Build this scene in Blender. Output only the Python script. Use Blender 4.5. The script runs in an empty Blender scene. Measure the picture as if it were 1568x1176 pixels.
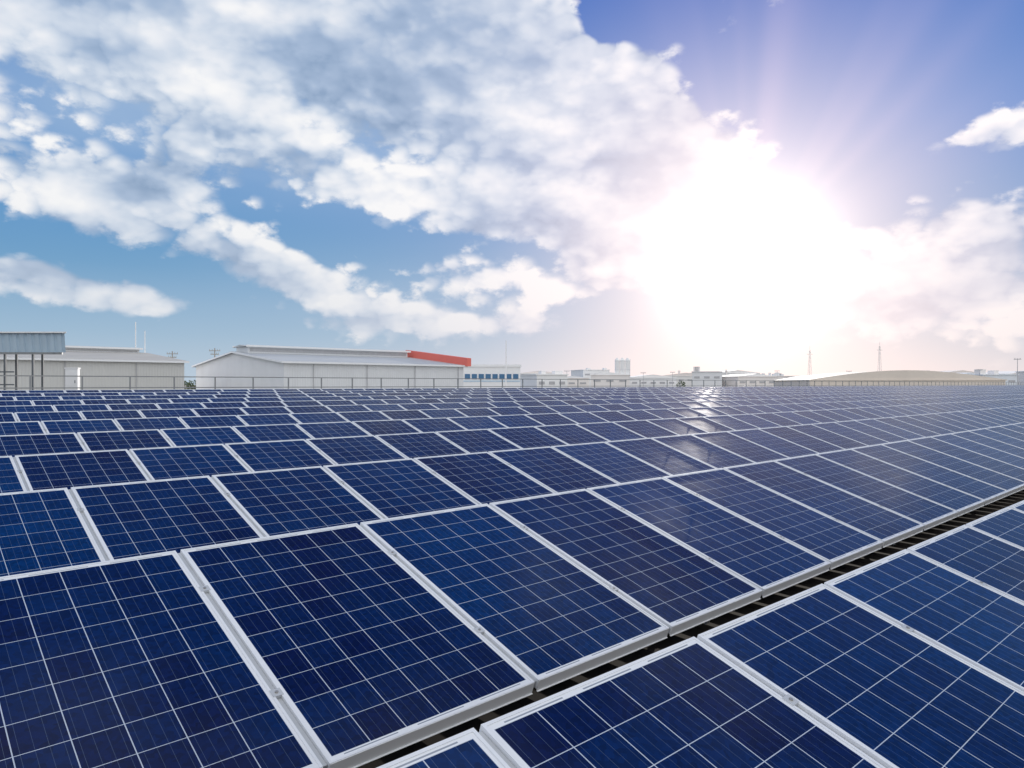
import bpy, math, random
from mathutils import Vector, Matrix
random.seed(7)
R=math.radians
sc=bpy.context.scene
sc.view_settings.view_transform='Standard'; sc.view_settings.look='None'; sc.view_settings.exposure=0

CAMZ=10.0
ROT=R(43.1)                      # heading of the solar rows (local X)
BX=Vector((math.cos(ROT),math.sin(ROT),0)); AY=Vector((-math.sin(ROT),math.cos(ROT),0))
SUN_AZ,SUN_EL=18.1,9.4

# ------------------------------------------------------------------ node helper
class NT:
    def __init__(s,tree): s.t=tree; s.n=tree.nodes; s.l=tree.links
    def put(s,sock,v):
        if isinstance(v,bpy.types.NodeSocket): s.l.new(v,sock)
        elif v is not None:
            if sock.type=='RGBA' and hasattr(v,'__len__') and len(v)==3: v=(*v,1)
            sock.default_value=v
    def m(s,op,a,b=None,c=None,clamp=False):
        n=s.n.new('ShaderNodeMath'); n.operation=op; n.use_clamp=clamp
        for i,v in enumerate((a,b,c)):
            if v is not None: s.put(n.inputs[i],v)
        return n.outputs[0]
    def vm(s,op,a,b=None,scale=None):
        n=s.n.new('ShaderNodeVectorMath'); n.operation=op
        s.put(n.inputs[0],a)
        if b is not None: s.put(n.inputs[1],b)
        if scale is not None: s.put(n.inputs['Scale'],scale)
        return n.outputs['Value'] if op in('DOT_PRODUCT','LENGTH') else n.outputs[0]
    def mix(s,f,a,b,bt='MIX'):
        n=s.n.new('ShaderNodeMix'); n.data_type='RGBA'; n.blend_type=bt
        s.put(n.inputs[0],f); s.put(n.inputs[6],a); s.put(n.inputs[7],b)
        return n.outputs[2]
    def sep(s,v):
        n=s.n.new('ShaderNodeSeparateXYZ'); s.put(n.inputs[0],v); return n.outputs
    def comb(s,x,y,z):
        n=s.n.new('ShaderNodeCombineXYZ')
        for i,v in enumerate((x,y,z)): s.put(n.inputs[i],v)
        return n.outputs[0]
    def noise(s,v,scale,detail=4,rough=.5,dist=0):
        n=s.n.new('ShaderNodeTexNoise'); s.put(n.inputs['Vector'],v)
        n.inputs['Scale'].default_value=scale; n.inputs['Detail'].default_value=detail
        n.inputs['Roughness'].default_value=rough; n.inputs['Distortion'].default_value=dist
        return n.outputs
    def sstep(s,x,a,b,lo=0.,hi=1.):
        n=s.n.new('ShaderNodeMapRange'); n.interpolation_type='SMOOTHSTEP'
        s.put(n.inputs[0],x); 
        for i,v in zip((1,2,3,4),(a,b,lo,hi)): n.inputs[i].default_value=v
        return n.outputs[0]
    def ramp(s,f,pts):
        n=s.n.new('ShaderNodeValToRGB'); s.put(n.inputs[0],f); e=n.color_ramp.elements
        while len(e)<len(pts): e.new(.5)
        for i,(p,c) in enumerate(pts): e[i].position=p; e[i].color=(*c,1)
        return n.outputs[0]

# ------------------------------------------------------------------ world
w=bpy.data.worlds.new("World"); sc.world=w; w.use_nodes=True
try: w.cycles.sampling_method='NONE'
except Exception as ex: print(ex)
w.node_tree.nodes.clear(); T=NT(w.node_tree)
d=T.n.new('ShaderNodeTexCoord').outputs['Generated']
dx,dy,dz=T.sep(d)
az=T.m('MULTIPLY',T.m('ARCTAN2',dx,dy),57.2958)
el=T.m('MULTIPLY',T.m('ARCSINE',dz),57.2958)
sd=Vector((math.sin(R(SUN_AZ))*math.cos(R(SUN_EL)),math.cos(R(SUN_AZ))*math.cos(R(SUN_EL)),math.sin(R(SUN_EL))))
ang=T.m('MULTIPLY',T.m('ARCCOSINE',T.m('MINIMUM',T.vm('DOT_PRODUCT',d,tuple(sd)),.99999)),57.2958)
def gauss(x,sig):
    q=T.m('DIVIDE',x,sig); return T.m('EXPONENT',T.m('MULTIPLY',T.m('MULTIPLY',q,q),-1))
def blob(a,e,ra,re,wt,tilt=0):
    da=T.m('SUBTRACT',az,a); de=T.m('SUBTRACT',el,e)
    if tilt: de=T.m('SUBTRACT',de,T.m('MULTIPLY',da,tilt))
    qa=T.m('DIVIDE',da,ra); qe=T.m('DIVIDE',de,re)
    r2=T.m('ADD',T.m('MULTIPLY',qa,qa),T.m('MULTIPLY',qe,qe))
    return T.m('MULTIPLY',T.m('EXPONENT',T.m('MULTIPLY',r2,-1)),wt)
elc=T.m('MAXIMUM',el,0)
def addc(b,f,c): return T.mix(1,b,T.mix(f,(0,0,0),c),'ADD')
tail=T.m('EXPONENT',T.m('MULTIPLY',ang,-1/6.3))
def aureole(base):
    base=T.mix(T.m('MULTIPLY',gauss(ang,12.5),.58),base,(1.0,.84,.76))
    base=addc(base,gauss(ang,19),(.11,.045,.09))
    base=addc(base,tail,(.90,.72,.52))
    return addc(base,gauss(ang,4.4),(1.2,1.2,1.15))
def haze(base):
    hz=T.m('EXPONENT',T.m('MULTIPLY',elc,-.20))
    hcol=T.mix(gauss(T.m('SUBTRACT',az,24),26),(.48,.59,.70),(.93,.80,.75))
    return T.mix(T.m('MULTIPLY',hz,.84),base,hcol)
sky=T.n.new('ShaderNodeTexSky'); sky.sky_type='NISHITA'; sky.sun_disc=False
sky.sun_elevation=R(SUN_EL); sky.sun_rotation=R(SUN_AZ); sky.altitude=100
nish=T.vm('SCALE',sky.outputs[0],scale=.08)
grad=T.ramp(T.m('DIVIDE',elc,60),[(0,(.46,.57,.68)),(.06,(.24,.43,.62)),(.14,(.085,.30,.56)),(.30,(.045,.23,.60)),(.48,(.02,.15,.53)),(1,(.02,.11,.40))])
clear=T.mix(.05,grad,nish)
# --- detailed part of the sky (low sky in front)
blobs=[(-26,24.5,30,7.8,1.22,0),(-1,23.5,11,6.2,1.0,-.2),(10,18.3,8.5,5.2,.95,-.55),(17,13,8,6,.6,-.2),
 (-30,13.0,10,2.7,.80,-.03),(-35,7.3,6,1.6,.70,0),(-18,8.6,7,1.8,.80,-.2),(-27,5.9,9,1.4,.70,0),
 (-8,14.4,9,2.3,.74,-.1),(4,12.3,8,3.3,.82,-.25),(-2,8.4,11,2.0,.66,-.1),(-5,4.8,11,1.3,.58,0),
 (33,10.0,7,3.0,.80,0),(30,5.6,15,3.6,.70,0),(30.5,16.0,2.4,.9,.50,.1),(35.5,16.8,2.6,1.5,.60,0),
 (29,23,9,6,-.65,0),(8.5,28,3.4,2.6,-.8,0),(-14,11.3,4,1.5,-.22,0)]
mask=None
for b in blobs:
    g=blob(*b); mask=g if mask is None else T.m('ADD',mask,g)
pb=T.vm('MULTIPLY',d,(1,1,1.6))
n1=T.noise(pb,6.6,8,.57)['Fac']
na=T.noise(pb,6.6,4,.55)['Fac']
nb=T.noise(T.vm('ADD',pb,(sd.x*.02+.010,sd.y*.01,.034)),6.6,4,.55)['Fac']
wv=T.vm('ADD',pb,T.vm('SCALE',T.comb(n1,na,n1),scale=.12))
vo=T.n.new('ShaderNodeTexVoronoi'); vo.feature='F1'; T.put(vo.inputs['Vector'],wv); vo.inputs['Scale'].default_value=27
puff=T.m('SUBTRACT',.45,vo.outputs['Distance'])
F=T.m('ADD',T.m('ADD',T.m('MULTIPLY',T.m('SUBTRACT',n1,.5),2.2),T.m('MULTIPLY',puff,.38)),T.m('SUBTRACT',mask,.39))
cov=T.sstep(F,-.05,.22)
thick=T.sstep(F,.10,.75)
fine=T.m('SUBTRACT',1,T.m('MULTIPLY',thick,.52))
light=T.m('ADD',.68,T.m('MULTIPLY',T.m('MULTIPLY',T.m('SUBTRACT',na,nb),3.3),fine))
light=T.m('ADD',light,T.m('MULTIPLY',T.m('MULTIPLY',T.m('SUBTRACT',n1,na),1.4),fine))
light=T.m('ADD',light,T.m('MULTIPLY',T.m('MULTIPLY',puff,.55),fine))
light=T.m('SUBTRACT',light,T.m('MULTIPLY',thick,.05))
bigv=T.noise(T.vm('MULTIPLY',d,(1,1,3.0)),3.6,3,.5)['Fac']
light=T.m('ADD',light,T.m('MULTIPLY',T.m('SUBTRACT',bigv,.5),1.8),clamp=True)
veil=T.m('MULTIPLY',T.m('ADD',blob(-18,18.5,26,4.8,.88),blob(-6,7,26,4,.40)),T.sstep(bigv,.3,.6,.65,1))
cl=T.ramp(light,[(0,(.25,.36,.53)),(.35,(.39,.50,.67)),(.65,(.66,.73,.83)),(.85,(.86,.88,.92)),(1,(.99,.98,.97))])
cl=T.mix(T.m('MULTIPLY',gauss(el,9),.3),cl,(.82,.76,.75))
base=T.mix(veil,clear,(.38,.52,.71))
base=T.mix(T.m('MULTIPLY',cov,.95),base,cl)
# flare-like light rays painted into the sky colour, fanning up from the sun
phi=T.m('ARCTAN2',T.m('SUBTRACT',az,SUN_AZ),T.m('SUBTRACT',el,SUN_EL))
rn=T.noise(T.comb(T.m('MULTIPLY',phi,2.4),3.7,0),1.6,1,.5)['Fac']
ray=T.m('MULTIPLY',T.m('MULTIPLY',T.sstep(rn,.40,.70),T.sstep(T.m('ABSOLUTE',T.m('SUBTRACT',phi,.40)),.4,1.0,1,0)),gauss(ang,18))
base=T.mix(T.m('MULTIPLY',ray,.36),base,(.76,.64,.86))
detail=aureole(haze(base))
# --- rest of the dome
nc=T.noise(T.vm('MULTIPLY',d,(1,1,1.5)),3.2,3,.55)['Fac']
backw=T.sstep(T.vm('DOT_PRODUCT',d,(.25,-.85,.45)),-.25,.5)  # unseen sky behind the camera, brightened as added fill for the frames
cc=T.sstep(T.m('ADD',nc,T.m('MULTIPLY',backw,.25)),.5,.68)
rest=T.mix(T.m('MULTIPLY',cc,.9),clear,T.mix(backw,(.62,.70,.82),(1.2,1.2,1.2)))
rest=aureole(haze(rest))
rest=T.mix(T.sstep(el,-3,-.3,1,0),rest,(.25,.24,.22))
out_f=T.m('MAXIMUM',T.m('MAXIMUM',T.sstep(T.m('ABSOLUTE',az),43,49),T.sstep(el,31,37)),T.sstep(el,-.8,-.5,1,0))
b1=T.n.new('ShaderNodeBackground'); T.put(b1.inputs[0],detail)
b2=T.n.new('ShaderNodeBackground'); T.put(b2.inputs[0],rest)
ms=T.n.new('ShaderNodeMixShader'); T.l.new(out_f,ms.inputs[0]); T.l.new(b1.outputs[0],ms.inputs[1]); T.l.new(b2.outputs[0],ms.inputs[2])
o=T.n.new('ShaderNodeOutputWorld'); T.l.new(ms.outputs[0],o.inputs[0])

# ------------------------------------------------------------------ sun
L=bpy.data.lights.new('sun','SUN'); L.energy=3.0; L.angle=R(.53); L.color=(1,.93,.84)
lo=bpy.data.objects.new('sun',L); sc.collection.objects.link(lo)
lo.rotation_euler=sd.to_track_quat('Z','Y').to_euler()

# ------------------------------------------------------------------ materials
def newmat(name):
    m=bpy.data.materials.new(name); m.use_nodes=True; t=NT(m.node_tree)
    return m,t,m.node_tree.nodes['Principled BSDF']
def simple(name,col,rough=.6,metal=0,var=.15,scale=3,ribs=None,ribaxis=0,spec=.5):
    m,t,b=newmat(name)
    oc=t.n.new('ShaderNodeTexCoord').outputs['Object']
    nz=t.noise(oc,scale,3,.6)['Fac']
    f=t.m('ADD',1-var,t.m('MULTIPLY',nz,2*var))
    if ribs or var>=.12:
        st=t.noise(t.vm('MULTIPLY',oc,(1,1,.08)),scale*2,2,.6)['Fac']
        f=t.m('MULTIPLY',f,t.m('ADD',1-var*.5,t.m('MULTIPLY',st,var)))
    t.put(b.inputs['Base Color'],t.vm('SCALE',tuple(col),scale=f))
    b.inputs['Roughness'].default_value=rough; b.inputs['Metallic'].default_value=metal
    b.inputs['Specular IOR Level'].default_value=spec
    if ribs:
        xyz=t.sep(oc)
        s=t.m('ABSOLUTE',t.m('SINE',t.m('MULTIPLY',xyz[ribaxis],math.pi/ribs)))
        s=t.m('POWER',s,6)
        bp=t.n.new('ShaderNodeBump'); bp.inputs['Strength'].default_value=.7; bp.inputs['Distance'].default_value=.04
        t.l.new(s,bp.inputs['Height']); t.l.new(bp.outputs[0],b.inputs['Normal'])
    return m
PW,PL,GAP=.985,1.551,.025; LIP=.0105
def solar_mat():
    m,t,b=newmat('solar_cells')
    uv=t.n.new('ShaderNodeUVMap'); uv.uv_map='UVMap'
    u,v,_=t.sep(uv.outputs[0])
    pid=t.m('FLOOR',t.m('DIVIDE',u,2)); lu=t.m('SUBTRACT',u,t.m('MULTIPLY',pid,2))
    mu=LIP+.012; mv=LIP+.018; cw=(PW-2*mu)/6; cl=(PL-2*mv)/10
    cu=t.m('DIVIDE',t.m('SUBTRACT',lu,mu),cw); cv=t.m('DIVIDE',t.m('SUBTRACT',v,mv),cl)
    def edge(c,size):
        f=t.m('FRACT',c); return t.m('MULTIPLY',t.m('MINIMUM',f,t.m('SUBTRACT',1,f)),size)
    line=t.m('MAXIMUM',t.m('LESS_THAN',edge(cu,cw),.0018),t.m('LESS_THAN',edge(cv,cl),.0014))
    out=t.m('MAXIMUM',t.m('MAXIMUM',t.m('LESS_THAN',cu,0),t.m('GREATER_THAN',cu,6)),t.m('MAXIMUM',t.m('LESS_THAN',cv,0),t.m('GREATER_THAN',cv,10)))
    bb=t.m('LESS_THAN',t.m('MULTIPLY',t.m('ABSOLUTE',t.m('SUBTRACT',t.m('FRACT',t.m('MULTIPLY',cu,4)),.5)),cw/4),.0006)
    # metal ribbons crossing the top/bottom margins
    rib=t.m('MULTIPLY',out,t.m('LESS_THAN',t.m('ABSOLUTE',t.m('SUBTRACT',t.m('FRACT',t.m('MULTIPLY',cu,.5)),.5)),.36))
    rib=t.m('MULTIPLY',rib,t.m('LESS_THAN',t.m('ABSOLUTE',t.m('SUBTRACT',t.m('ABSOLUTE',t.m('SUBTRACT',cv,5)),5.055)),.018))
    wn=t.n.new('ShaderNodeTexWhiteNoise'); wn.noise_dimensions='3D'
    t.put(wn.inputs['Vector'],t.comb(t.m('FLOOR',cu),t.m('FLOOR',cv),pid))
    wp=t.n.new('ShaderNodeTexWhiteNoise'); wp.noise_dimensions='1D'; t.put(wp.inputs['W'],pid)
    vo=t.n.new('ShaderNodeTexVoronoi'); vo.voronoi_dimensions='2D'; t.put(vo.inputs['Vector'],t.comb(u,v,0)); vo.inputs['Scale'].default_value=55
    cr=t.sep(vo.outputs['Color'])[0]
    big=t.noise(t.comb(u,v,0),1.1,2,.5)['Fac']
    k=t.m('ADD',t.m('ADD',t.m('MULTIPLY',wn.outputs['Value'],.28),t.m('MULTIPLY',wp.outputs['Value'],.50)),t.m('MULTIPLY',t.m('SUBTRACT',big,.35),.8),clamp=True)
    col=t.mix(k,(.0012,.0016,.036),(.0004,.028,.122))
    col=t.vm('SCALE',col,scale=t.m('ADD',.76,t.m('MULTIPLY',cr,.48)))
    col=t.mix(t.m('MULTIPLY',bb,.28),col,(.20,.28,.40))
    col=t.mix(line,col,(.48,.54,.63)); col=t.mix(out,col,(.76,.78,.81)); col=t.mix(rib,col,(.30,.33,.38))
    t.put(b.inputs['Base Color'],col)
    b.inputs['Roughness'].default_value=.6; b.inputs['Specular IOR Level'].default_value=.0
    b.inputs['Coat Weight'].default_value=.58; b.inputs['Coat IOR'].default_value=1.38
    dn=t.noise(t.comb(u,v,0),3,3,.65)['Fac']
    t.put(b.inputs['Coat Roughness'],t.m('ADD',.06,t.m('MULTIPLY',dn,.18)))
    # pinkish sheen standing in for haze over the far panels, strongest at grazing angles
    b.inputs['Sheen Weight'].default_value=.07; b.inputs['Sheen Roughness'].default_value=.35
    b.inputs['Sheen Tint'].default_value=(.95,.86,.88,1)
    return m
M_cell=solar_mat()
M_al=simple('anodised_aluminium',(.74,.76,.79),.42,0,.08,8)
M_front=simple('lightened_aluminium',(.88,.89,.90),.4,0,.06,5)  # paler than the frame aluminium, brightness painted into the front face
M_wpaint=simple('white_paint',(.86,.87,.88),.5,0,.06,2)
M_rail=simple('rail_aluminium',(.50,.52,.54),.45,.1,.11,6)
M_steel=simple('galvanised_steel',(.30,.31,.32),.5,.5,.2,5)
M_bolt=simple('bolt_steel',(.40,.38,.35),.35,.6,.11,20)
M_roof=simple('roof_sheet',(.050,.042,.038),.9,.0,.4,1.2,spec=.1)
M_white=simple('white_cladding',(.74,.755,.77),.6,0,.08,.4,ribs=.35)
M_whitey=simple('white_cladding_side',(.80,.81,.82),.6,0,.08,.4,ribs=.35,ribaxis=1)
M_groof=simple('grey_metal_roof',(.50,.52,.53),.5,.1,.10,.25,ribs=.5)
M_beige=simple('beige_metal_roof',(.48,.46,.42),.55,.05,.12,.2,ribs=.5)
M_bwall=simple('beige_cladding',(.62,.62,.60),.6,0,.08,.3,ribs=.35)
M_dark=simple('dark_louvre',(.12,.14,.16),.6,0,.2,2)
M_win=simple('pale_louvre',(.46,.46,.48),.5,0,.2,2)  # lifted grey paints haze into the far shed windows
M_red=simple('red_fascia',(.80,.18,.14),.5,0,.06,.6)
M_blue=simple('blue_glazing',(.06,.17,.32),.2,0,.15,2)
M_bluem=simple('bluegrey_sheet',(.50,.64,.76),.5,.05,.12,2)
M_conc=simple('concrete',(.38,.36,.33),.85,0,.2,.5)
M_tan=simple('tan_roof',(.76,.68,.60),.7,0,.12,.1)
M_leaf=simple('foliage',(.08,.11,.05),.8,0,.5,.3)
M_ground=simple('ground',(.28,.26,.22),.95,0,.35,.02)

# ------------------------------------------------------------------ mesh builder
class MB:
    def __init__(s): s.v=[];s.f=[];s.mi=[];s.uv={}
    def box(s,x0,y0,z0,x1,y1,z1,mi=0):
        b=len(s.v); s.v+=[(x0,y0,z0),(x1,y0,z0),(x1,y1,z0),(x0,y1,z0),(x0,y0,z1),(x1,y0,z1),(x1,y1,z1),(x0,y1,z1)]
        for q in((0,3,2,1),(4,5,6,7),(0,1,5,4),(1,2,6,5),(2,3,7,6),(3,0,4,7)):
            s.f.append(tuple(b+i for i in q)); s.mi.append(mi)
    def poly(s,pts,mi=0,uv=None):
        b=len(s.v); s.v+=[tuple(p) for p in pts]; s.f.append(tuple(range(b,b+len(pts)))); s.mi.append(mi)
        if uv: s.uv[len(s.f)-1]=uv
    def beam(s,p,q,r,mi=0,n=6,r2=None):
        p=Vector(p);q=Vector(q); ax=(q-p).normalized(); a=ax.orthogonal().normalized(); c=ax.cross(a)
        r2=r if r2 is None else r2; b=len(s.v)
        for P,rr in((p,r),(q,r2)):
            for i in range(n):
                t=2*math.pi*i/n; s.v.append(tuple(P+(a*math.cos(t)+c*math.sin(t))*rr))
        for i in range(n):
            j=(i+1)%n; s.f.append((b+i,b+j,b+n+j,b+n+i)); s.mi.append(mi)
        s.f.append(tuple(b+n-1-i for i in range(n))); s.mi.append(mi)
        s.f.append(tuple(b+n+i for i in range(n))); s.mi.append(mi)
    def obj(s,name,mats,parent=None,loc=(0,0,0),rot=(0,0,0)):
        me=bpy.data.meshes.new(name); me.from_pydata(s.v,[],s.f)
        for m in mats: me.materials.append(m)
        me.polygons.foreach_set('material_index',s.mi)
        if s.uv:
            ul=me.uv_layers.new(name='UVMap')
            for fi,u in s.uv.items():
                p=me.polygons[fi]
                for k,li in enumerate(p.loop_indices): ul.data[li].uv=u[k]
        me.update()
        o=bpy.data.objects.new(name,me); sc.collection.objects.link(o)
        o.location=loc; o.rotation_euler=rot
        if parent: o.parent=parent
        return o
def empty(name,loc,rz=0):
    e=bpy.data.objects.new(name,None); sc.collection.objects.link(e); e.location=loc; e.rotation_euler=(0,0,rz); return e

# ------------------------------------------------------------------ solar rows
TILT=math.atan2(.481,1.475); PITCH=PW+GAP
XI0,XI1=-10,150
ct,st=math.cos(TILT),math.sin(TILT)
for k in range(-1,12):
    Dt=3.68+2.32*(k-1); ht=.8136-.062*(k-1); rz=ROT; xo=1.2+GAP/2
    if k==0: Dt,ht,rz,xo=1.46,.900,ROT-R(1.05),1.193+GAP/2
    if k==-1: Dt,ht,rz,xo=-.86,.962,ROT-R(1.05),1.193+GAP/2
    Db=Dt-1.475; zb=CAMZ-(ht+.481)
    mb=MB(); H=.046
    for i in range(XI0,XI1):
        x0=i*PITCH; x1=x0+PW
        j=[random.uniform(-.0012,.0012) for _ in range(4)]
        # frame: side members full length, end members butted between
        mb.box(x0,0,-H,x0+LIP,PL,0,0); mb.box(x1-LIP,0,-H,x1,PL,0,0)
        mb.box(x0+LIP,0,-H,x1-LIP,LIP,-.0004,0); mb.box(x0+LIP,PL-LIP,-H,x1-LIP,PL,-.0004,0)
        # added front plate with flange, lightened in colour to brighten the shaded low edge
        mb.box(x0+.002,-.0032,-H-.008,x1-.002,-.0006,-.002,5); mb.box(x0+.002,-.010,-H-.0105,x1-.002,-.0006,-H-.0085,5)
        g=-.0035; a0,a1,b0,b1=x0+LIP-.001,x1-LIP+.001,LIP-.001,PL-LIP+.001; U=(i+100+200*(k+2))*2
        mb.poly([(a0,b0,g+j[0]),(a1,b0,g+j[1]),(a1,b1,g+j[2]),(a0,b1,g+j[3])],1,
                [(U+a0-x0,b0),(U+a1-x0,b0),(U+a1-x0,b1),(U+a0-x0,b1)])
        # clamps in the gap + bolts
        if i<70:
            for vv in (.26*PL,.76*PL):
                mb.box(x1-.008,vv-.02,-.010,x1+GAP+.008,vv+.02,.002,2)
                mb.beam((x1+GAP/2,vv,.001),(x1+GAP/2,vv,.006),.007,3,6)
        # cover channel under the gap
        mb.box(x1+.001,.01,-H+.002,x1+GAP-.001,PL-.01,-.012,2)
    xa,xb=XI0*PITCH,XI1*PITCH
    for vv in (.26*PL,.76*PL):
        mb.box(xa,vv-.02,-H-.05,xb,vv+.02,-H-.002,2)
    # legs (vertical in the world), every third panel
    for i in range(XI0,XI1,3):
        x=i*PITCH+.5
        for vv in (.26*PL,.76*PL):
            ln=.16+vv*st
            mb.beam((x,vv,-H-.05),(x-0,vv-st*ln,-H-.05-ct*ln),.022,4,6)
        mb.box(x-.02,.05,-H-.10,x+.02,PL-.05,-H-.052,2)
    bx=Vector((math.cos(rz),math.sin(rz),0)); ay=Vector((-math.sin(rz),math.cos(rz),0))
    p=bx*xo+ay*Db
    mb.obj('solar_panel_row',[M_al,M_cell,M_rail,M_bolt,M_steel,M_front],None,(p.x,p.y,zb),(TILT,0,rz))

# ------------------------------------------------------------------ factory roof we stand on
SL=.062/2.32
def roofz(D): return CAMZ-(.8136+.481+.062)+(D-2.205+2.32)*SL-.20 if D<29 else roofz(28.99)-(D-29)*SL
fac=empty('factory_building',(0,0,0),ROT)
mb=MB(); x=-30.0
prof=[]
while x<175:
    prof+=[(x,0),(x+.20,0),(x+.225,.03),(x+.275,.03),(x+.30,0)]; x+=.30001
Ds=[-16,29,42]
for a in range(len(prof)-1):
    (xa,ha),(xb,hb)=prof[a],prof[a+1]
    if xb-xa<1e-3: continue
    for q in range(2):
        D0,D1=Ds[q],Ds[q+1]; z0,z1=roofz(D0),roofz(D1)
        mb.poly([(xa,D0,z0+ha),(xb,D0,z0+hb),(xb,D1,z1+hb),(xa,D1,z1+ha)])
mb.obj('roof',[M_roof],fac)
mb=MB(); mb.box(-30,-16,0,175,-15.8,roofz(-16)-.05); mb.box(-30,41.8,0,175,42,roofz(42)-.05)
mb.box(-30,-15.8,0,-29.8,41.8,roofz(-16)-.05); mb.box(174.8,-15.8,0,175,41.8,roofz(-16)-.05)
mb.obj('walls',[M_white],fac)

# railing on the ridge
mb=MB(); Dr=28.0; zr=roofz(Dr)
RT=CAMZ+.27
x=-12.0
while x<150:
    mb.box(x-.02,Dr-.02,zr,x+.02,Dr+.02,RT-.02); x+=1.5
for z in (RT-.02,RT-.42,RT-.80): mb.box(-12,Dr-.018,z,149,Dr+.018,z+.035)
mb.obj('roof_railing',[M_steel],None,(0,0,0),(0,0,ROT))
# white electrical cabinet
e=MB(); e.box(-.19,-.12,0,.19,.12,.95); e.box(-.21,-.14,.95,.21,.14,.99); e.box(-.16,-.128,.08,.16,-.121,.88,1); e.box(.10,-.14,.45,.12,-.129,.55,2)
e.obj('electrical_cabinet',[M_wpaint,M_wpaint,M_dark],None,(-15.3,24.9,CAMZ-.42),(0,0,R(15)))

# corrugated canopy (left edge)
cp=empty('corrugated_canopy',(-17.6,28,0),R(4))
mb=MB(); x=-8.0
while x<-.02:
    P=[(x,0,0),(x+.14,0,0),(x+.17,.04,0),(x+.25,.04,0),(x+.28,0,0)]
    for (xa,ya,_),(xb,yb,_) in zip(P[:-1],P[1:]):
        mb.poly([(xa,ya,CAMZ+1.24),(xb,yb,CAMZ+1.24),(xb,yb-.10,CAMZ+1.98),(xa,ya-.10,CAMZ+1.98)])
    x+=.28
mb.obj('fascia_sheet',[M_bluem],cp)
mb=MB(); zt=CAMZ+1.99
mb.poly([(-8,-.2,zt),(.25,-.2,zt+.05),(-1.4,2.5,zt+.1),(-8,2.5,zt+.1)]); mb.poly([(-8,-.2,zt-.05),(.25,-.2,zt),(-1.4,2.5,zt+.05),(-8,2.5,zt+.05)])
mb.poly([(-8,-.2,zt-.05),(.25,-.2,zt),(.25,-.2,zt+.05),(-8,-.2,zt)]); mb.poly([(.25,-.2,zt),(-1.4,2.5,zt+.05),(-1.4,2.5,zt+.1),(.25,-.2,zt+.05)])
mb.box(-8,.05,CAMZ+1.16,-.05,.12,CAMZ+1.24,1)
mb.poly([(.0,-.1,zt-.01),(.0,.0,CAMZ+1.24),(-.3,.5,CAMZ+1.24),(-.3,.5,zt-.01)],0)
mb.obj('canopy_roof',[M_wpaint,M_steel],cp)
mb=MB()
for xx in (-1.2,-2.25,-4.2,-6.2):
    mb.box(xx-.035,.13,CAMZ-1.2,xx+.035,.20,CAMZ+1.16); mb.box(xx-.035-.8,2.2,CAMZ-1.2,xx+.035-.8,2.27,CAMZ+1.96)
mb.box(-8,.14,CAMZ+.45,-1.9,.18,CAMZ+.5); mb.box(-8,.14,CAMZ-.05,-1.9,.18,CAMZ+.0)
mb.obj('posts',[M_dark],cp)

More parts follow.
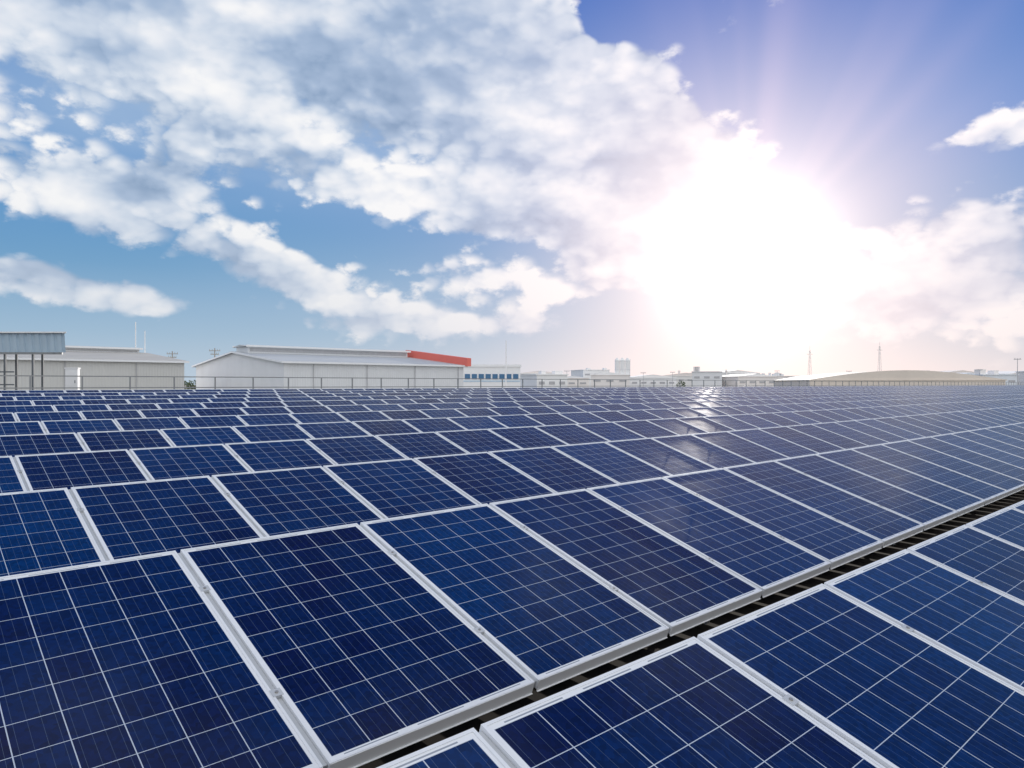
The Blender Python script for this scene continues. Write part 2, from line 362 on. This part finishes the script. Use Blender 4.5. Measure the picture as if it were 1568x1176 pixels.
# ------------------------------------------------------------------ warehouses
def warehouse(name,loc,Lx,Wy,eave,ridge,roofm,wallm,rot=ROT,mon=None,redend=False,monh=.9,monw=3):
    e=empty(name,(loc[0],loc[1],0),rot)
    mb=MB(); 
    for y in (0,Wy): mb.poly([(0,y,0),(Lx,y,0),(Lx,y,eave),(0,y,eave)],0)
    for x in (0,Lx): mb.poly([(x,0,0),(x,Wy,0),(x,Wy,eave),(x,Wy/2,ridge),(x,0,eave)],1)
    x=3
    while x<Lx-4:
        mb.box(x,-.06,0,x+3.5,-.01,4.2,2); x+=9
    x=4
    while x<Lx-1:
        mb.beam((x,-.12,0),(x,-.12,eave-.2),.05,3,6); x+=8
    mb.obj('walls',[wallm,M_whitey,M_dark,M_win],e)
    mb=MB(); o=.5; s=(ridge-eave)/(Wy/2)
    for sgn,(ya,yb) in enumerate(((-o,Wy/2),(Wy+o,Wy/2))):
        za=eave-o*s
        mb.poly([(-o,ya,za+.12),(Lx+o,ya,za+.12),(Lx+o,yb,ridge+.12),(-o,yb,ridge+.12)])
        mb.poly([(-o,ya,za-.12),(Lx+o,ya,za-.12),(Lx+o,ya,za+.12),(-o,ya,za+.12)],1)
        mb.poly([(-o,ya,za-.12),(-o,yb,ridge-.12),(-o,yb,ridge+.12),(-o,ya,za+.12)],1)
        mb.poly([(Lx+o,ya,za-.12),(Lx+o,yb,ridge-.12),(Lx+o,yb,ridge+.12),(Lx+o,ya,za+.12)],1)
    mb.obj('roof',[roofm,M_wpaint],e)
    if mon:
        a,b=mon; c=Wy/2; h=ridge+monh; mb=MB()
        mb.box(a,c-monw/2,ridge-.4,b,c+monw/2,h-.25,0)
        mb.box(a+.3,c-monw/2-.04,ridge+.12,b-.3,c-monw/2-.005,h-.45,2)
        for ys in (-1,1):
            mb.poly([(a-.4,c+ys*(monw/2+.4),h-.22),(b+.4,c+ys*(monw/2+.4),h-.22),(b+.4,c,h+.1),(a-.4,c,h+.1)],1)
            mb.poly([(a-.4,c+ys*(monw/2+.4),h-.28),(b+.4,c+ys*(monw/2+.4),h-.28),(b+.4,c+ys*(monw/2+.4),h-.0),(a-.4,c+ys*(monw/2+.4),h-.0)],3)
        for xx in (a-.4,b+.4): mb.poly([(xx,c-monw/2-.4,h-.22),(xx,c+monw/2+.4,h-.22),(xx,c,h+.1)],1)
        mb.obj('roof_monitor',[M_white,roofm,M_win,M_wpaint],e)
    if redend:
        mb=MB(); c=Wy/2
        x0,x1=Lx-.1,Lx+.7
        P=[(-1.0,eave-.1),(c,ridge-.1),(c,ridge+1.25),(-1.0,eave+1.15)]
        mb.poly([(x0,y,z) for y,z in P]); mb.poly([(x1,y,z) for y,z in P])
        for q in range(4):
            (ya,za),(yb,zb)=P[q],P[(q+1)%4]; mb.poly([(x0,ya,za),(x1,ya,za),(x1,yb,zb),(x0,yb,zb)])
        mb.obj('red_parapet',[M_red],e)
    return e
warehouse('white_warehouse',(-28.7,90),29.1,30.7,12.8,14.5,M_groof,M_white,mon=(1,28),redend=True,monh=1.0,monw=4)
warehouse('beige_warehouse',(-80.9,62.7),50,36,13.0,14.7,M_beige,M_bwall,mon=(22,49),monh=.75)

def pole(name,x,y,top,r=.09,mat=M_wpaint,arms=None):
    mb=MB(); mb.beam((0,0,0),(0,0,top),r*1.3,0,8,r*.7)
    mb.beam((0,0,0),(0,0,.4),r*3,0,8)
    if arms:
        for (z,hw) in arms:
            mb.box(-hw,-.06,z-.07,hw,.06,z+.07)
            for q in (-.9,-.45,.45,.9): mb.beam((q*hw,0,z+.07),(q*hw,0,z+.35),.05,0,6)
    mb.obj(name,[mat],None,(x,y,0))
pole('lightning_mast',-60.0,114,19.9,.11); pole('lightning_mast',-58.0,113,18.4,.10)
pole('utility_pole',-66.5,140,16.4,.16,M_conc,[(15.9,1.1),(15.2,.8)])
pole('utility_pole',-58.2,140,17.0,.16,M_conc,[(16.5,1.1),(15.8,.8)])
pole('utility_pole',-49.5,150,16.2,.16,M_conc,[(15.8,1.1)])
pole('flag_pole',-1.0,120,17.3,.12)

# blue/white office building
e=empty('office_building',(-10.4,150,0),R(4))
mb=MB(); mb.box(0,0,0,12.2,12,13.6); mb.box(-.2,-.2,13.6,12.4,12.2,14.1)
mb.obj('walls',[M_wpaint],e)
mb=MB()
for fl in (11.0,7.5):
    mb.box(.1,-.08,fl-.55,12.1,-.01,fl-.25,1)
    for i in range(8): mb.box(.5+i*1.45,-.10,fl,1.6+i*1.45,-.01,fl+1.1,0)
mb.obj('windows',[M_blue,M_bluem],e)
# ------------------------------------------------------------------ distant industrial skyline
pal=[(.88,.88,.88),(.86,.82,.79),(.88,.86,.84),(.78,.79,.81),(.84,.77,.73),(.86,.82,.80),(.76,.80,.85)]  # colours lightened to paint in distance haze and sun glare
skm=[simple('shed_haze_paint_%d'%i,c,.7,0,.1,.1) for i,c in enumerate(pal)]
def shed(name,px,depth,wd,h,mat,kind='gable',dp=20,rmat=None):
    e=empty(name,(px,depth,0),R(random.uniform(-18,18)))
    mb=MB(); mb.box(0,0,0,wd,dp,h)
    n=max(3,int(wd/random.uniform(3.5,7)))
    for i in range(n):
        a=wd*(i+.2)/n; mb.box(a,-.15,h-2.6,a+wd/n*.55,-.02,h-1.8,1)
    mb.box(-.3,-.3,h,wd+.3,dp+.3,h+.3,0)
    mb.obj('walls',[mat,M_win],e)
    mb=MB()
    r=h+.3
    if kind=='gable':
        rr=r+wd*.06
        mb.poly([(0,0,r),(wd/2,0,rr),(wd/2,dp,rr),(0,dp,r)]); mb.poly([(wd,0,r),(wd/2,0,rr),(wd/2,dp,rr),(wd,dp,r)]); mb.poly([(0,0,r),(wd,0,r),(wd/2,0,rr)])
    elif kind=='arch':
        N=14; P=[(wd*i/N, r+math.sin(math.pi*i/N)*wd*.05) for i in range(N+1)]
        for i in range(N): mb.poly([(P[i][0],0,P[i][1]),(P[i+1][0],0,P[i+1][1]),(P[i+1][0],dp,P[i+1][1]),(P[i][0],dp,P[i][1])])
        mb.poly([(p[0],0,p[1]) for p in P])
    else:
        for q in range(max(2,int(wd/9))):
            a=random.uniform(0,wd-2); mb.box(a,2,r,a+random.uniform(1,2.4),5,r+random.uniform(.8,2.2))
    mb.obj('roof',[rmat or mat],e)
K=1/1095.
def X(px,dep): return (px-784)*K*dep
items=[(795,230,13,13.2,2,'gable'),(822,200,9,12.5,0,'flat'),(850,340,16,12.6,1,'gable'),(893,360,14,17,0,'flat'),(905,300,16,13.6,5,'gable'),
(965,330,22,12.8,0,'gable'),(1010,420,30,14.5,2,'gable'),(1060,300,12,15,3,'flat'),(1095,400,26,16,0,'gable'),(1130,300,18,13,5,'gable'),
(1175,380,20,14,1,'flat'),(1215,330,14,12.8,4,'gable'),(1350,420,22,16,2,'arch'),(1395,330,20,13.4,1,'gable'),(1460,380,24,14.4,4,'gable'),
(1505,260,14,13.2,6,'flat'),(1545,300,22,14,0,'gable'),(1600,280,30,15,1,'gable'),(870,520,50,13.5,3,'flat'),(1000,560,70,15,6,'gable'),(1150,560,60,16,1,'flat'),(1400,600,90,16,2,'gable'),(700,420,60,13,1,'gable'),(560,400,40,13,0,'gable'),(-60,260,40,13,2,'gable')]
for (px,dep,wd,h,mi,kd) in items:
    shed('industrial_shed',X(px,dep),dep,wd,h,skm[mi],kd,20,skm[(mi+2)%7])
shed('arched_hangar',X(1240,210),210,54,11.0,M_tan,'arch',40,M_tan)
# silos
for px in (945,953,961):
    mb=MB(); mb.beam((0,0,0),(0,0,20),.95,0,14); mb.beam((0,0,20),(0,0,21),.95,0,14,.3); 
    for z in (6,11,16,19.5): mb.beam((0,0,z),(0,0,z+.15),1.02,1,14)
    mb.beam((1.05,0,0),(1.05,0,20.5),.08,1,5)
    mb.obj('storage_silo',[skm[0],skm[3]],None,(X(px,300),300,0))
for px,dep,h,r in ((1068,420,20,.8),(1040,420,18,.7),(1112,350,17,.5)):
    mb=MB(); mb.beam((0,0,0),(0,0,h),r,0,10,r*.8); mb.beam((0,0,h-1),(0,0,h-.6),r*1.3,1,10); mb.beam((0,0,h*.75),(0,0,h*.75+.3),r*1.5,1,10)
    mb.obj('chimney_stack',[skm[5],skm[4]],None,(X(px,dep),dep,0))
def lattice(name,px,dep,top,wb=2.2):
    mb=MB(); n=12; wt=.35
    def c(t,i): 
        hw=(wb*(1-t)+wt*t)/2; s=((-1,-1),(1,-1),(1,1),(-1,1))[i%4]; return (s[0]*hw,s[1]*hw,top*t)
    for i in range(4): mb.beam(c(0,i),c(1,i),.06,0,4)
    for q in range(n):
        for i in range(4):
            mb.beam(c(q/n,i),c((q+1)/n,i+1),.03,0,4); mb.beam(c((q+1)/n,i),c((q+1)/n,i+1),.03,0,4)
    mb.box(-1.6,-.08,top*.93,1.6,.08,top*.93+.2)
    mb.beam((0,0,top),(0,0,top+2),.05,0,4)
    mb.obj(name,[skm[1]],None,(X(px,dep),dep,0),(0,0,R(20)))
lattice('lattice_tower',1240,320,25); lattice('lattice_tower',1347,320,27)
for px,dep,t in ((1558,180,16.5),(1500,240,15),(868,240,14.6),(1420,260,15),(1300,240,14.5),(1190,260,15),(985,240,14),(1030,260,14.5)):
    pole('street_lamp',X(px,dep),dep,t,.09,M_win,[(t-.3,.9)])

# distant trees: one leafy mass
mb=MB()
for (px,dep,wd,h) in ((900,420,30,13),(985,400,26,13.5),(1080,450,40,14),(1300,480,40,14),(1180,480,40,13),(1490,460,50,14),(1560,400,40,13.5),(760,450,40,13.5),(250,420,60,13.5),(50,420,80,13)):
    cx=X(px,dep)
    for t in range(int(wd/5)):
        tx=cx+t*5+random.uniform(-2,2); ty=dep+random.uniform(-8,8); th=h*random.uniform(.75,1.08)
        mb.beam((tx,ty,0),(tx,ty,th*.6),.35,0,5,.15)
        for q in range(120):
            v=Vector((random.gauss(0,1),random.gauss(0,1),random.gauss(0,1))).normalized()*random.uniform(.5,1)**.5
            c=Vector((tx+v.x*3.4,ty+v.y*3,th-3.4+v.z*3.3)); s=random.uniform(.4,.9)
            a=Vector((random.uniform(-1,1),random.uniform(-1,1),random.uniform(-1,1))).normalized(); b=a.orthogonal().normalized()
            mb.poly([c-a*s,c+b*s*.6,c+a*s,c-b*s*.6])
mb.obj('distant_tree_line',[M_leaf])
# ground
mb=MB(); S=9000; mb.poly([(-S,-S,0),(S,-S,0),(S,S,0),(-S,S,0)]); mb.obj('ground',[M_ground])

# ------------------------------------------------------------------ camera
c=bpy.data.cameras.new('camera'); c.lens=25.14; c.sensor_width=36; c.clip_end=20000; c.clip_start=.05
co=bpy.data.objects.new('camera',c); sc.collection.objects.link(co)
co.location=(0,0,CAMZ); co.rotation_euler=(R(90),0,0); sc.camera=co
